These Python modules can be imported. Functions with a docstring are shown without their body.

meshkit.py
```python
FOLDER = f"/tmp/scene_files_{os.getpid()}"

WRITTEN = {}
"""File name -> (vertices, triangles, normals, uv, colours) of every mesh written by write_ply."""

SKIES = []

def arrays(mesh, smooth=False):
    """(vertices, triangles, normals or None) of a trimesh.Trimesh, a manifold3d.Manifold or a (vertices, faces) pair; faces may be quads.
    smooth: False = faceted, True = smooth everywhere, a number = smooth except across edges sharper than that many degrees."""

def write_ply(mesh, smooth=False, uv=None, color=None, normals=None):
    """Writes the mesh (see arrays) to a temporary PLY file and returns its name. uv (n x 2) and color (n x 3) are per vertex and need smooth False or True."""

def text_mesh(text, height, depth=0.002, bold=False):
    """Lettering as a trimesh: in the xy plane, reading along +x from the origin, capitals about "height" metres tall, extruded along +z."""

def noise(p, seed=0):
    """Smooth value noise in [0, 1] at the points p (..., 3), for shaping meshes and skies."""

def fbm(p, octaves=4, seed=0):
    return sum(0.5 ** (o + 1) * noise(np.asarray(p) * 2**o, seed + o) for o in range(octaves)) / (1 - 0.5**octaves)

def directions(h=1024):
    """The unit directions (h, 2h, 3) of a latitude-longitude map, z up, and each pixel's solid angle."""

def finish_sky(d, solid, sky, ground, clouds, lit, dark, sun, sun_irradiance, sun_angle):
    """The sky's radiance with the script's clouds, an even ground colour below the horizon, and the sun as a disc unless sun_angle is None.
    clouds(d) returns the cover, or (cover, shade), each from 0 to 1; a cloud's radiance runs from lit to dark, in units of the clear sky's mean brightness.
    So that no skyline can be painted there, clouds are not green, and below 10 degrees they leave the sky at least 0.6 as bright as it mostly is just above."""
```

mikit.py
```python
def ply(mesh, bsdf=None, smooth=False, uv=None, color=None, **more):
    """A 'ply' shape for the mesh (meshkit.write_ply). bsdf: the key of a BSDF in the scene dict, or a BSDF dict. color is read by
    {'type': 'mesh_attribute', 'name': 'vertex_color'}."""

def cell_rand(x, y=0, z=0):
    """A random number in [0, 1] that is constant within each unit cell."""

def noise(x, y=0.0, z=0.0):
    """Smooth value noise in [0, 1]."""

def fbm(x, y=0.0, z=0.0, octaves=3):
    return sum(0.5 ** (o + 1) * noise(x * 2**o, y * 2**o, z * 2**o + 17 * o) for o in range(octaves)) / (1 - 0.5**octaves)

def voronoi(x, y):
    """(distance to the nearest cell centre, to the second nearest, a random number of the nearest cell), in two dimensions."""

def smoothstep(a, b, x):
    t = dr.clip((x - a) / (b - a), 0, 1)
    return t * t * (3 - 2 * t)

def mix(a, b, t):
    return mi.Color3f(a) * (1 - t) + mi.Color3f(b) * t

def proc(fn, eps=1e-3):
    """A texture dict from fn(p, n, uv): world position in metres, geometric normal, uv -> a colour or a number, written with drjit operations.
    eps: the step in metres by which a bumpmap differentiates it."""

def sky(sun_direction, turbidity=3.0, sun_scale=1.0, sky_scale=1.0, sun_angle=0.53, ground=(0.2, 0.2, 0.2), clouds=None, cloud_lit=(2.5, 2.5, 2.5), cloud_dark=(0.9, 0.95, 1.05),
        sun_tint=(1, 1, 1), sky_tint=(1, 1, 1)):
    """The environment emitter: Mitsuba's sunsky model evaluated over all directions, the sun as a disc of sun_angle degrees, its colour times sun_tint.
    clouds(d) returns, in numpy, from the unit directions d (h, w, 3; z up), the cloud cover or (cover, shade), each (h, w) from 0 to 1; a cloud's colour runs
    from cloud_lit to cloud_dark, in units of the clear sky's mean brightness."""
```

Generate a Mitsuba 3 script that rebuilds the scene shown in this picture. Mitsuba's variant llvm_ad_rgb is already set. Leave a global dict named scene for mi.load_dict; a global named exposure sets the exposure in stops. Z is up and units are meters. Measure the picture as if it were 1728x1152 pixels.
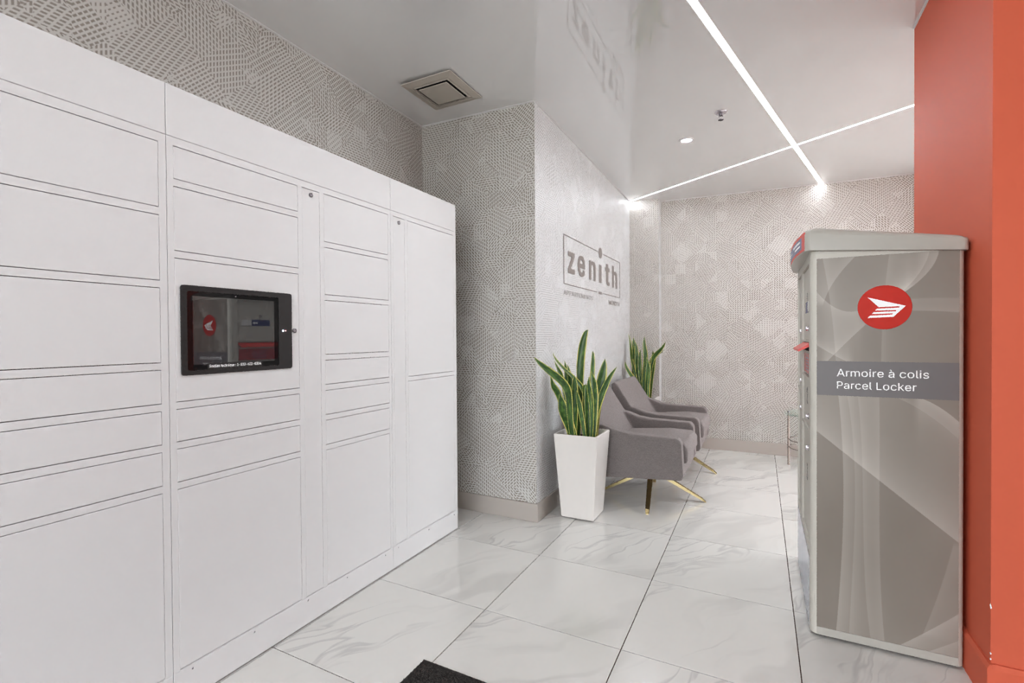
import math, numpy as np, trimesh, mitsuba as mi, mikit, meshkit, manifold3d
import drjit as dr
from manifold3d import Manifold, CrossSection
from shapely.geometry import Polygon, box as sbox, Point
from shapely import affinity
from mikit import proc, noise, fbm, cell_rand, smoothstep, mix, ply

scene, labels = {}, {}
T = mi.ScalarTransform4f

# ------------------------------------------------------------------ camera, sky, exposure
EYE = 1.22
FOCAL, YAW, PITCH, ROLL = 814.73, 0.4750, -0.0107, 0.0066

def camera_matrix():
    f = np.array([-math.sin(YAW) * math.cos(PITCH), math.cos(YAW) * math.cos(PITCH), math.sin(PITCH)])
    r = np.array([math.cos(YAW), math.sin(YAW), 0.0])
    d = np.cross(f, r)
    r2, d2 = r * math.cos(ROLL) + d * math.sin(ROLL), d * math.cos(ROLL) - r * math.sin(ROLL)
    m = np.eye(4)
    m[:3, 0], m[:3, 1], m[:3, 2], m[:3, 3] = -r2, -d2, f, (0, 0, EYE)
    return m

scene['camera'] = {'type': 'perspective', 'fov': math.degrees(2 * math.atan(864 / FOCAL)), 'fov_axis': 'x',
                   'to_world': T(camera_matrix()), 'near_clip': 0.01, 'far_clip': 100.0}
scene['sky'] = mikit.sky((-0.5, 0.35, 0.8), turbidity=4.0, sun_scale=6.0, sky_scale=14.0, ground=(0.40, 0.40, 0.40),
                         clouds=lambda d: np.ones(d.shape[:2]), cloud_lit=(1.54, 1.6, 1.70), sun_tint=(0.86, 1.0, 1.16))
LED_RADIANCE = 24.0
SPOT_RADIANCE = 60.0
exposure = 1.1

# ------------------------------------------------------------------ helpers
def key_for(name, parent=None):
    base = f'{parent}__{name}' if parent else name
    k, n = base, 0
    while k in scene or k in labels or k in used:
        n += 1
        k = f'{base}_{n:03d}'
    used.add(k)
    return k
used = set()

def obj(name, shape, parent=None, label=None):
    """ONE entry of the scene."""
    k = key_for(name, parent)
    scene[k] = shape
    if label:
        labels[k] = {'label': label}
    return k

def thing(name, label, category, group=None):
    k = key_for(name)
    labels[k] = {'label': label, 'category': category}
    if group:
        labels[k]['group'] = group
    return k

def struct(name, shape, label=None):
    k = key_for(name)
    scene[k] = shape
    labels[k] = {'kind': 'structure'}
    if label:
        labels[k]['label'] = label
    return k

def bx(x0, x1, y0, y1, z0, z1):
    m = trimesh.creation.box((x1 - x0, y1 - y0, z1 - z0))
    m.apply_translation(((x0 + x1) / 2, (y0 + y1) / 2, (z0 + z1) / 2))
    return m

def cbx(x0, x1, y0, y1, z0, z1, c=0.002):
    """A box with chamfered edges."""
    p = []
    for a in (0, 1):
        for b in (0, 1):
            for d in (0, 1):
                X, Y, Z = (x1, x0)[a], (y1, y0)[b], (z1, z0)[d]
                sx, sy, sz = (-1, 1)[a], (-1, 1)[b], (-1, 1)[d]
                p += [(X, Y + sy * c, Z + sz * c), (X + sx * c, Y, Z + sz * c), (X + sx * c, Y + sy * c, Z)]
    return Manifold.hull_points(np.array(p))

def to_tri(m):
    if isinstance(m, trimesh.Trimesh):
        return m
    q = m.to_mesh()
    return trimesh.Trimesh(np.array(q.vert_properties[:, :3]), np.array(q.tri_verts), process=False)

def join(*ms):
    return trimesh.util.concatenate([to_tri(m) for m in ms])

def extrude_yz(poly, x0, x1):
    """A polygon in (y, z) extruded from x0 to x1."""
    m = trimesh.creation.extrude_polygon(poly, x1 - x0, engine='earcut')
    v = m.vertices.copy()
    m.vertices = np.stack([v[:, 2] + x0, v[:, 0], v[:, 1]], 1)
    return m

def extrude_xz(poly, y0, y1):
    """A polygon in (x, z) extruded from y0 to y1."""
    m = trimesh.creation.extrude_polygon(poly, y1 - y0, engine='earcut')
    v = m.vertices.copy()
    m.vertices = np.stack([v[:, 0], v[:, 2] + y0, v[:, 1]], 1)
    m.invert()
    return m

def extrude_xy(poly, z0, z1):
    m = trimesh.creation.extrude_polygon(poly, z1 - z0, engine='earcut')
    m.apply_translation((0, 0, z0))
    return m

def rod(a, b, r, n=16, r2=None):
    a, b = np.array(a, float), np.array(b, float)
    L = np.linalg.norm(b - a)
    m = Manifold.cylinder(L, r, r if r2 is None else r2, n)
    q = to_tri(m)
    z = (b - a) / L
    M = trimesh.geometry.align_vectors([0, 0, 1], z)
    q.apply_transform(M)
    q.apply_translation(a)
    return q

def lathe(profile, n=32, axis='z', at=(0, 0, 0)):
    m = trimesh.creation.revolve(np.array(profile, float), sections=n)
    if m.volume < 0:
        m.invert()
    if axis == 'x':
        v = m.vertices.copy()
        m.vertices = np.stack([v[:, 2], v[:, 0], v[:, 1]], 1)
    if axis == '-x':
        v = m.vertices.copy()
        m.vertices = np.stack([-v[:, 2], -v[:, 0], v[:, 1]], 1)
    if axis == '-y':
        v = m.vertices.copy()
        m.vertices = np.stack([v[:, 0], -v[:, 2], v[:, 1]], 1)
    m.apply_translation(at)
    return m

def rounded(poly_or_rect, r):
    p = sbox(*poly_or_rect) if isinstance(poly_or_rect, tuple) else poly_or_rect
    return p.buffer(-r).buffer(r, quad_segs=6)

def text_on(text, plane, x0, y0, x1, cap, depth, bold=False, height=None):
    """Lettering from x0 to x1 along its plane, its baseline at y0. plane: maps (u, v, w) columns to world."""
    m = meshkit.text_mesh(text, cap, depth, bold)
    v = m.vertices.copy()
    v[:, 0] -= v[:, 0].min()
    v[:, 0] *= (x1 - x0) / v[:, 0].max()
    if height is not None:
        v[:, 1] -= v[:, 1].min()
        v[:, 1] *= height / v[:, 1].max()
    v[:, 0] += x0
    v[:, 1] += y0
    m.vertices = plane(v)
    if np.linalg.det(np.stack(plane(np.eye(3)) - plane(np.zeros((1, 3))))) < 0:
        m.invert()
    return m

def soften(man, edge, n=6, lam=0.5):
    """Refines a solid and rounds its edges."""
    m = to_tri(man.refine_to_length(edge))
    m.merge_vertices()
    trimesh.smoothing.filter_taubin(m, lamb=lam, nu=lam * 0.9, iterations=n)
    return m

def ceil_z(x, y):
    return 2.760 - 0.020 * (x + 1.75) - 0.012 * (y - 2.88)

# ------------------------------------------------------------------ materials
def rgb(*c):
    return {'type': 'rgb', 'value': list(c)}

def mat(name, d):
    scene[name] = d
    return name

def rough_plastic(c, a=0.2, ior=1.49):
    return {'type': 'roughplastic', 'diffuse_reflectance': c if isinstance(c, dict) else rgb(*c), 'alpha': a, 'int_ior': ior, 'distribution': 'ggx'}

mat('white_powder_coat', rough_plastic((0.80, 0.795, 0.79), 0.16))
mat('white_paint', rough_plastic((0.8, 0.79, 0.78), 0.3))
mat('gap_dark', {'type': 'diffuse', 'reflectance': rgb(0.05, 0.05, 0.05)})
mat('black_plastic', rough_plastic((0.022, 0.020, 0.019), 0.3, 1.4))
mat('black_gloss', {'type': 'plastic', 'diffuse_reflectance': rgb(0.006, 0.006, 0.007), 'int_ior': 1.45})
mat('black_glass', {'type': 'plastic', 'diffuse_reflectance': rgb(0.014, 0.015, 0.018), 'int_ior': 2.6})
mat('white_ink', {'type': 'diffuse', 'reflectance': rgb(0.85, 0.85, 0.85)})
mat('chrome', {'type': 'roughconductor', 'material': 'Cr', 'alpha': 0.12})
mat('dark_steel', {'type': 'roughconductor', 'material': 'Cr', 'alpha': 0.25, 'specular_reflectance': rgb(0.35, 0.35, 0.35)})
mat('polished_steel', {'type': 'roughconductor', 'material': 'Al', 'alpha': 0.04, 'specular_reflectance': rgb(0.86, 0.85, 0.88)})
mat('brass', {'type': 'roughconductor', 'eta': rgb(0.44, 0.5, 1.1), 'k': rgb(3.6, 2.6, 1.9), 'alpha': 0.12, 'specular_reflectance': rgb(0.60, 0.54, 0.46)})
mat('bronze', {'type': 'roughconductor', 'material': 'Cr', 'alpha': 0.2, 'specular_reflectance': rgb(0.62, 0.56, 0.48)})
mat('sign_metal', {'type': 'principled', 'base_color': rgb(0.25, 0.22, 0.205), 'metallic': 0.55, 'roughness': 0.38})
mat('sign_metal_pale', {'type': 'principled', 'base_color': rgb(0.36, 0.34, 0.33), 'metallic': 0.6, 'roughness': 0.35})
mat('planter_white', {'type': 'plastic', 'diffuse_reflectance': rgb(0.63, 0.60, 0.565), 'int_ior': 1.5})
mat('soil', {'type': 'diffuse', 'reflectance': proc(lambda p, n, uv: mix((0.02, 0.015, 0.012), (0.07, 0.05, 0.04), noise(p.x * 180, p.y * 180, p.z * 180)))})
mat('locker_beige', rough_plastic((0.54, 0.515, 0.455), 0.18))
mat('cap_beige', rough_plastic((0.37, 0.355, 0.315), 0.08))
mat('band_grey', rough_plastic((0.145, 0.135, 0.135), 0.15))
mat('emblem_red', rough_plastic((0.52, 0.022, 0.012), 0.2, 1.3))
mat('mail_red', rough_plastic((0.60, 0.035, 0.025), 0.10))
mat('label_red', rough_plastic((0.42, 0.05, 0.05), 0.10))
mat('label_blue', rough_plastic((0.02, 0.03, 0.13), 0.10))
mat('sign_violet', rough_plastic((0.16, 0.16, 0.28), 0.12))
mat('orange_paint', rough_plastic((0.83, 0.155, 0.078), 0.40, 1.33))
mat('baseboard_beige', rough_plastic((0.52, 0.47, 0.42), 0.3))
mat('ceiling_gloss', {'type': 'plastic', 'diffuse_reflectance': rgb(0.58, 0.58, 0.575), 'int_ior': 2.7})
mat('vent_paint', rough_plastic((0.55, 0.50, 0.43), 0.3))
mat('outside_concrete', {'type': 'diffuse', 'reflectance': rgb(0.5, 0.5, 0.49)})
mat('grout', {'type': 'diffuse', 'reflectance': rgb(0.05, 0.034, 0.028)})
mat('table_glass', {'type': 'dielectric', 'int_ior': 1.5, 'specular_transmittance': rgb(0.80, 0.93, 0.87)})
mat('led_body', {'type': 'diffuse', 'reflectance': rgb(0.8, 0.8, 0.8)})

def paper_pattern(s, t):
    """Woven-line wallpaper: patches of two crossing sets of pale bands on a taupe ground; 1 = pale band."""
    def frac(v):
        return v - dr.floor(v)
    def square(size, salt):
        i, j = dr.floor(s / size), dr.floor(t / size)
        fx, fy = frac(s / size), frac(t / size)
        flip = cell_rand(i, j, salt) > 0.5
        half = dr.select(dr.select(flip, fx + fy > 1.0, fx > fy), 1.0, 0.0)
        half = dr.select(cell_rand(i, j, salt + 7) > 0.35, half, 0.0)
        return cell_rand(i, j, half + salt + 1), cell_rand(i, j, half + salt + 4)
    def diamond(size, salt):
        i, j = dr.floor((s + t) / size), dr.floor((s - t) / size)
        return cell_rand(i, j, salt + 1), cell_rand(i, j, salt + 4), cell_rand(i, j, salt + 9)
    a1, a2 = square(0.105, 1.0)
    b1, b2, b3 = diamond(0.235, 31.0)
    big = b3 > 0.5
    k, w = dr.select(big, b1, a1), dr.select(big, b2, a2)
    u = [t, s, (s + t) * 0.7071, (s - t) * 0.7071]
    k0, k1, k2 = k < 0.22, k < 0.48, k < 0.76
    A = dr.select(k0, u[0], dr.select(k1, u[1], dr.select(k2, u[2], u[3])))
    steep = [s * 0.5 + t * 0.866, s * 0.5 - t * 0.866, s * 0.866 + t * 0.5, s * 0.866 - t * 0.5]
    B = dr.select(k0, dr.select(w < 0.5, steep[2], steep[3]), dr.select(k1, dr.select(w < 0.5, steep[0], steep[1]), dr.select(k2, dr.select(w < 0.5, u[3], u[1]), dr.select(w < 0.5, u[2], u[1]))))
    pale = cell_rand(dr.floor(k * 997.0), dr.floor(w * 991.0), 3.0)
    dense = dr.select(pale > 0.88, 0.66, dr.select(pale < 0.25, 0.43, 0.50))
    thin = dr.select(pale > 0.88, 0.50, dr.select(pale < 0.25, 0.26, 0.31))
    def bands(v, pitch, duty, soft):
        d = dr.abs(frac(v / pitch) - 0.5) * pitch          # distance from the band's middle
        return 1.0 - smoothstep(duty * pitch * 0.5 - soft, duty * pitch * 0.5 + soft, d)
    return 1.0 - (1.0 - bands(A, 0.0152, dense, 0.0020)) * (1.0 - bands(B, 0.0225, thin, 0.0020))

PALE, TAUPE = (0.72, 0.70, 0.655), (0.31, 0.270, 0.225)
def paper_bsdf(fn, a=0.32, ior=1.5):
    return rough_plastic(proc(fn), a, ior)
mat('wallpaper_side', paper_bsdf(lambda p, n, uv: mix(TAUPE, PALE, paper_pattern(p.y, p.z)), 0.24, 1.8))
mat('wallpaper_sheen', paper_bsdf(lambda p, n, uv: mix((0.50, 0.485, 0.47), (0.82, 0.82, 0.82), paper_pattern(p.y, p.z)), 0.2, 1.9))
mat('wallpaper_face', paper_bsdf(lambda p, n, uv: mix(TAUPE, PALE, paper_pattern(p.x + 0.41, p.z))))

def marble(p, n, uv):
    i, j = dr.floor((p.x + 1.7078) / 0.6123), dr.floor((p.y - 0.0475) / 0.60012)
    ox, oy = 9.0 * cell_rand(i, j, 3), 9.0 * cell_rand(i, j, 5)
    x, y = p.x + ox, p.y + oy
    c, s = 0.50, 0.866
    a, b = x * c + y * s, -x * s + y * c           # a runs along the veins
    wob = fbm(a * 1.8, b * 2.6, 1.3, 4) - 0.5
    v1 = fbm(a * 1.5 + 3.0, b * 8.5 + wob * 5.0, 0.2, 4)
    v2 = fbm(a * 2.2 + 9.0, b * 15.0 + wob * 7.0, 7.2, 4)
    soft = smoothstep(0.46, 0.70, v1)
    ridge = 1.0 - dr.abs(v2 - 0.5) * 16.0
    sharp = smoothstep(0.15, 1.0, ridge) * smoothstep(0.46, 0.64, fbm(a * 1.1, b * 3.0 + 4.0, 2.2, 3))
    col = mix((0.605, 0.595, 0.565), (0.485, 0.475, 0.45), soft * 0.65)
    return mix(col, (0.36, 0.35, 0.34), sharp * 0.52)
mat('marble_tile', rough_plastic(proc(marble), 0.025, 1.6))

def weave(p, n, uv):
    f = noise(p.x * 420, p.y * 420, p.z * 420) * 0.6 + noise(p.x * 140, p.y * 140, p.z * 140) * 0.4
    return mix((0.104, 0.089, 0.084), (0.19, 0.170, 0.164), f)
mat('grey_upholstery', {'type': 'principled', 'base_color': proc(weave), 'roughness': 0.85, 'sheen': 0.35, 'specular': 0.25})

def carpet(p, n, uv):
    a = noise(p.x * 160 + p.y * 60, p.y * 210, 1.0)
    b = noise(p.x * 520, p.y * 520, 3.0)
    return mix((0.012, 0.011, 0.011), (0.085, 0.078, 0.072), a * 0.5 * b + b * b * 0.5)
mat('mat_carpet', {'type': 'diffuse', 'reflectance': proc(carpet)})

def leaf_colour(p, n, uv):
    e = (uv.x - 0.5) * 2.0
    wave = (noise(uv.y * 7.0, uv.x * 2.0, p.x * 30.0) - 0.5) * 0.20
    green = mix((0.022, 0.066, 0.012), (0.085, 0.180, 0.030), smoothstep(0.40, 0.75, fbm(uv.y * 16.0, uv.x * 5.0, p.y * 12.0, 2)) * 0.75)
    margin = dr.maximum(smoothstep(0.70, 0.80, e + wave), smoothstep(0.84, 0.92, -e + wave * 0.6))
    return mix(green, (0.52, 0.48, 0.13), margin)
mat('snake_leaf', {'type': 'twosided', 'bsdf': {'type': 'principled', 'base_color': proc(leaf_colour), 'roughness': 0.38, 'specular': 0.5}})

# printed swirl artwork on the locker's side panel: curves in (x, z), each bright on one side
CURVES = [  # ('x' or 'z' = the free variable, points, amplitude, width, side, from, to)
    ('z', [(0.217, 1.551), (0.24, 1.405), (0.266, 1.118)], 0.22, 0.030, 1),
    ('z', [(0.345, 1.54), (0.273, 1.452), (0.227, 1.357)], 0.28, 0.060, -1),
    ('z', [(0.578, 1.52), (0.539, 1.435), (0.485, 1.381)], 0.42, 0.050, -1),
    ('z', [(0.552, 1.522), (0.521, 1.442), (0.476, 1.381)], 0.25, 0.030, -1),
    ('x', [(0.485, 1.381), (0.36, 1.256), (0.24, 1.117)], 0.32, 0.085, 1),
    ('x', [(0.201, 1.389), (0.253, 1.331), (0.333, 1.308)], 0.30, 0.060, -1),
    ('x', [(0.201, 1.178), (0.253, 1.142), (0.299, 1.115)], 0.32, 0.030, 1),
    ('z', [(0.436, 1.532), (0.422, 1.384), (0.411, 1.117)], 0.16, 0.025, 1),
    ('x', [(0.501, 1.349), (0.566, 1.349), (0.635, 1.346)], 0.12, 0.030, -1),
    ('x', [(0.501, 1.307), (0.566, 1.304), (0.635, 1.297)], 0.24, 0.030, 1),
    ('x', [(0.204, 0.831), (0.373, 0.687), (0.639, 0.463)], 0.45, 0.120, 1),
    ('z', [(0.275, 0.977), (0.289, 0.75), (0.286, 0.346), (0.268, 0.046)], 0.34, 0.050, 1),
    ('x', [(0.531, 0.979), (0.588, 0.945), (0.638, 0.898)], 0.45, 0.070, -1),
    ('x', [(0.472, 0.973), (0.558, 0.915), (0.638, 0.837)], 0.14, 0.040, 1),
    ('z', [(0.304, 0.976), (0.326, 0.742), (0.325, 0.383), (0.311, 0.049)], 0.16, 0.030, 1),
    ('z', [(0.403, 0.981), (0.404, 0.632), (0.405, 0.398), (0.42, 0.051)], 0.20, 0.025, -1),
    ('z', [(0.339, 0.966), (0.354, 0.625), (0.358, 0.36), (0.379, 0.045)], 0.15, 0.030, 1),
    ('x', [(0.64, 0.207), (0.562, 0.129), (0.472, 0.046)], 0.38, 0.070, -1),
    ('x', [(0.64, 0.108), (0.6, 0.078), (0.562, 0.05)], 0.25, 0.040, -1),
    ('z', [(0.541, 0.118), (0.583, 0.271), (0.62, 0.44)], 0.16, 0.050, 1),
]
_fits = []
for free, pts, amp, width, side in CURVES:
    a = np.array(pts)
    u, v = (a[:, 0], a[:, 1]) if free == 'x' else (a[:, 1], a[:, 0])
    u0 = float(u.mean())
    c = np.polyfit(u - u0, v, min(len(u) - 1, 2 if len(u) == 3 else 3))
    _fits.append((free, u0, [float(x) for x in c], float(u.min()), float(u.max()), amp, width, side))
def artwork(p, n, uv):
    glow = mi.Float(0.0)
    for free, u0, c, lo, hi, amp, width, side in _fits:
        u, v = (p.x, p.z) if free == 'x' else (p.z, p.x)
        f = mi.Float(0.0)
        for k in c:
            f = f * (u - u0) + k
        d = (v - f) * side
        inside = smoothstep(lo - 0.03, lo, u) * (1.0 - smoothstep(hi, hi + 0.03, u))
        one = dr.exp(-dr.maximum(d, 0.0) / width) * smoothstep(-0.003, 0.001, d)
        glow += amp * inside * one
    base = mix((0.190, 0.164, 0.136), (0.235, 0.206, 0.173), fbm(p.x * 5.0, p.z * 3.0, 2.0, 2))
    return mix(base, (0.66, 0.62, 0.56), dr.minimum(glow * 0.72, 0.8))
mat('printed_panel', rough_plastic(proc(artwork), 0.14))

# ------------------------------------------------------------------ the setting
X_LEFT, X_ZEN, Y_FACE, Y_COL, Y_BACK, X_COL = -2.215, -1.306, 2.879, 5.443, 5.567, -0.985
X_ORANGE, Y_OR0, Y_OR1 = 0.670, 2.111, 3.010
X_RIGHT, X_ENTRY, Y_FRONT = 1.45, 2.6, -1.7

def slab_wall(x0, x1, y0, y1, z1=2.85):
    return bx(x0, x1, y0, y1, -0.02, z1)

# grout bed and the separate marble tiles
fl = struct('floor', ply(bx(X_LEFT - .2, X_ENTRY + .2, Y_FRONT - .2, Y_BACK + .2, -0.06, -0.0025), 'grout'))
TX, TY, OX, OY = 0.6123, 0.60012, -1.7078, 1.2477
tile_shape = ply(to_tri(cbx(0.0017, TX - 0.0017, 0.0017, TY - 0.0017, -0.012, 0.0, 0.0007)), 'marble_tile')
for i in range(-1, 10):
    for j in range(-5, 8):
        x, y = OX + i * TX, OY + j * TY
        if x > X_ENTRY or y > Y_BACK or (x > X_RIGHT and y > Y_OR0) or (x > X_ORANGE and y > Y_OR0 and y + TY < Y_OR1):
            continue
        if y + TY < 0.6 and (x < -1.8 or x > 1.5):
            continue
        obj('tile', {**tile_shape, 'to_world': T().translate([x, y, 0])}, fl)

# ceiling: one glossy sheet
cv = []
for x, y in ((X_LEFT - .3, Y_FRONT - .3), (X_ENTRY + .3, Y_FRONT - .3), (X_ENTRY + .3, Y_BACK + .3), (X_LEFT - .3, Y_BACK + .3)):
    cv += [(x, y, ceil_z(x, y)), (x, y, ceil_z(x, y) + 0.12)]
struct('ceiling', ply(to_tri(Manifold.hull_points(np.array(cv))), 'ceiling_gloss'))

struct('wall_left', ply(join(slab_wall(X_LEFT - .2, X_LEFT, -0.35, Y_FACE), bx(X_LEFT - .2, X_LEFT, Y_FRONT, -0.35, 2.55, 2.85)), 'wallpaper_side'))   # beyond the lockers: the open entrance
def ell(x0, x1, y0, y1, m_face, m_side):
    """A block of wall whose faces carry the paper of their own direction."""
    return m_face, m_side
# the projecting block: its face towards the lockers and its long sign side
struct('wall_face', ply(slab_wall(X_LEFT - .2, X_ZEN - 0.0005, Y_FACE, Y_FACE + .15), 'wallpaper_face'))
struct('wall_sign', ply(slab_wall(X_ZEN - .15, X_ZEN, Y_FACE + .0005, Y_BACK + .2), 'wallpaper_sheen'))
struct('wall_column', ply(slab_wall(X_ZEN, X_COL - 0.0005, Y_COL, Y_COL + .05), 'wallpaper_face'))
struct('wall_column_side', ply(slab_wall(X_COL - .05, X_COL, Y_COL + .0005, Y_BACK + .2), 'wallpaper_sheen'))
struct('wall_back', ply(slab_wall(X_COL, X_RIGHT + .2, Y_BACK, Y_BACK + .2), 'wallpaper_face'))
struct('wall_orange', ply(slab_wall(X_ORANGE, X_ENTRY + .2, Y_OR0, Y_OR1), 'orange_paint'))
struct('wall_orange_jog', ply(slab_wall(1.30, X_RIGHT + .2, Y_OR1, 3.19), 'orange_paint'))
# right end of the far lounge: a wide glazed opening to the street; facade behind the camera with three tall openings
rw = [bx(X_RIGHT, X_RIGHT + .2, 3.19, 3.25, -0.02, 2.85), bx(X_RIGHT, X_RIGHT + .2, 5.40, Y_BACK, -0.02, 2.85),
      bx(X_RIGHT, X_RIGHT + .2, 3.25, 5.40, -0.02, 0.08), bx(X_RIGHT, X_RIGHT + .2, 3.25, 5.40, 2.60, 2.85)]
struct('wall_right', ply(join(*rw), 'white_paint'))
struct('wall_right_entry', ply(slab_wall(2.60, 2.80, Y_FRONT, Y_OR0), 'white_paint'))
fw = [bx(X_LEFT - .2, -2.0, Y_FRONT - .2, Y_FRONT, -0.02, 2.85), bx(0.9, 2.8, Y_FRONT - .2, Y_FRONT, -0.02, 2.85),
      bx(-2.0, 0.9, Y_FRONT - .2, Y_FRONT, 2.6, 2.85), bx(-2.0, 0.9, Y_FRONT - .2, Y_FRONT, -0.02, 0.08),
      bx(-0.96, -0.90, Y_FRONT - .15, Y_FRONT - .05, 0.08, 2.6), bx(0.14, 0.20, Y_FRONT - .15, Y_FRONT - .05, 0.08, 2.6)]
struct('wall_front', ply(join(*fw), 'white_paint'))

# baseboards
def board(name, m, material='baseboard_beige'):
    struct(name, ply(to_tri(m), material))
BH = 0.120
board('baseboard_face', cbx(-2.2, X_ZEN + 0.012, Y_FACE - .012, Y_FACE, 0.0, BH, 0.002))
board('baseboard_sign', cbx(X_ZEN, X_ZEN + .012, Y_FACE - .0119, Y_COL, 0.0, BH, 0.002))
board('baseboard_column', cbx(X_ZEN + .012, X_COL + .012, Y_COL - .012, Y_COL, 0.0, BH, 0.002))
board('baseboard_column_side', cbx(X_COL, X_COL + .012, Y_COL - .0119, Y_BACK, 0.0, BH, 0.002))
board('baseboard_back', cbx(X_COL + .012, X_RIGHT, Y_BACK - .012, Y_BACK, 0.0, BH, 0.002))
prof = Polygon([(0, 0), (0.012, 0), (0.012, 0.125), (0.006, 0.140), (0, 0.140)])
p1 = trimesh.creation.extrude_polygon(prof, Y_OR1 - Y_OR0 + 0.012, engine='earcut')
v = p1.vertices.copy()
p1.vertices = np.stack([X_ORANGE - v[:, 0], v[:, 2] + Y_OR0 - 0.012, v[:, 1]], 1)
struct('baseboard_orange_side', ply(p1, 'orange_paint'))
p2 = trimesh.creation.extrude_polygon(prof, 2.60 - X_ORANGE, engine='earcut')
v = p2.vertices.copy()
p2.vertices = np.stack([v[:, 2] + X_ORANGE, Y_OR0 - v[:, 0], v[:, 1]], 1)
p2.invert()
bo = struct('baseboard_orange_front', ply(p2, 'orange_paint'))
# paint chips along the orange corner
chip = [(0.006, 0.30, 0.34), (0.004, 0.06, 0.075), (0.003, 0.155, 0.163), (0.003, 0.175, 0.185), (0.004, 0.02, 0.03)]
chips = [(0.0, 0.318, 0.338), (0.0, 0.168, 0.176), (0.0, 0.150, 0.157)]
for k, (o, z0, z1) in enumerate(chips):
    m = Manifold.hull_points(np.array([(X_ORANGE - .0012, Y_OR0 - .0012, z0), (X_ORANGE + .003, Y_OR0 - .0012, z0 + .003), (X_ORANGE - .0012, Y_OR0 + .004, (z0 + z1) / 2), (X_ORANGE - .0012, Y_OR0 - .0012, z1), (X_ORANGE + .002, Y_OR0 + .002, z0 + .004)]))
    obj('paint_chip', ply(to_tri(m), 'white_ink'), 'wall_orange')
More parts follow.
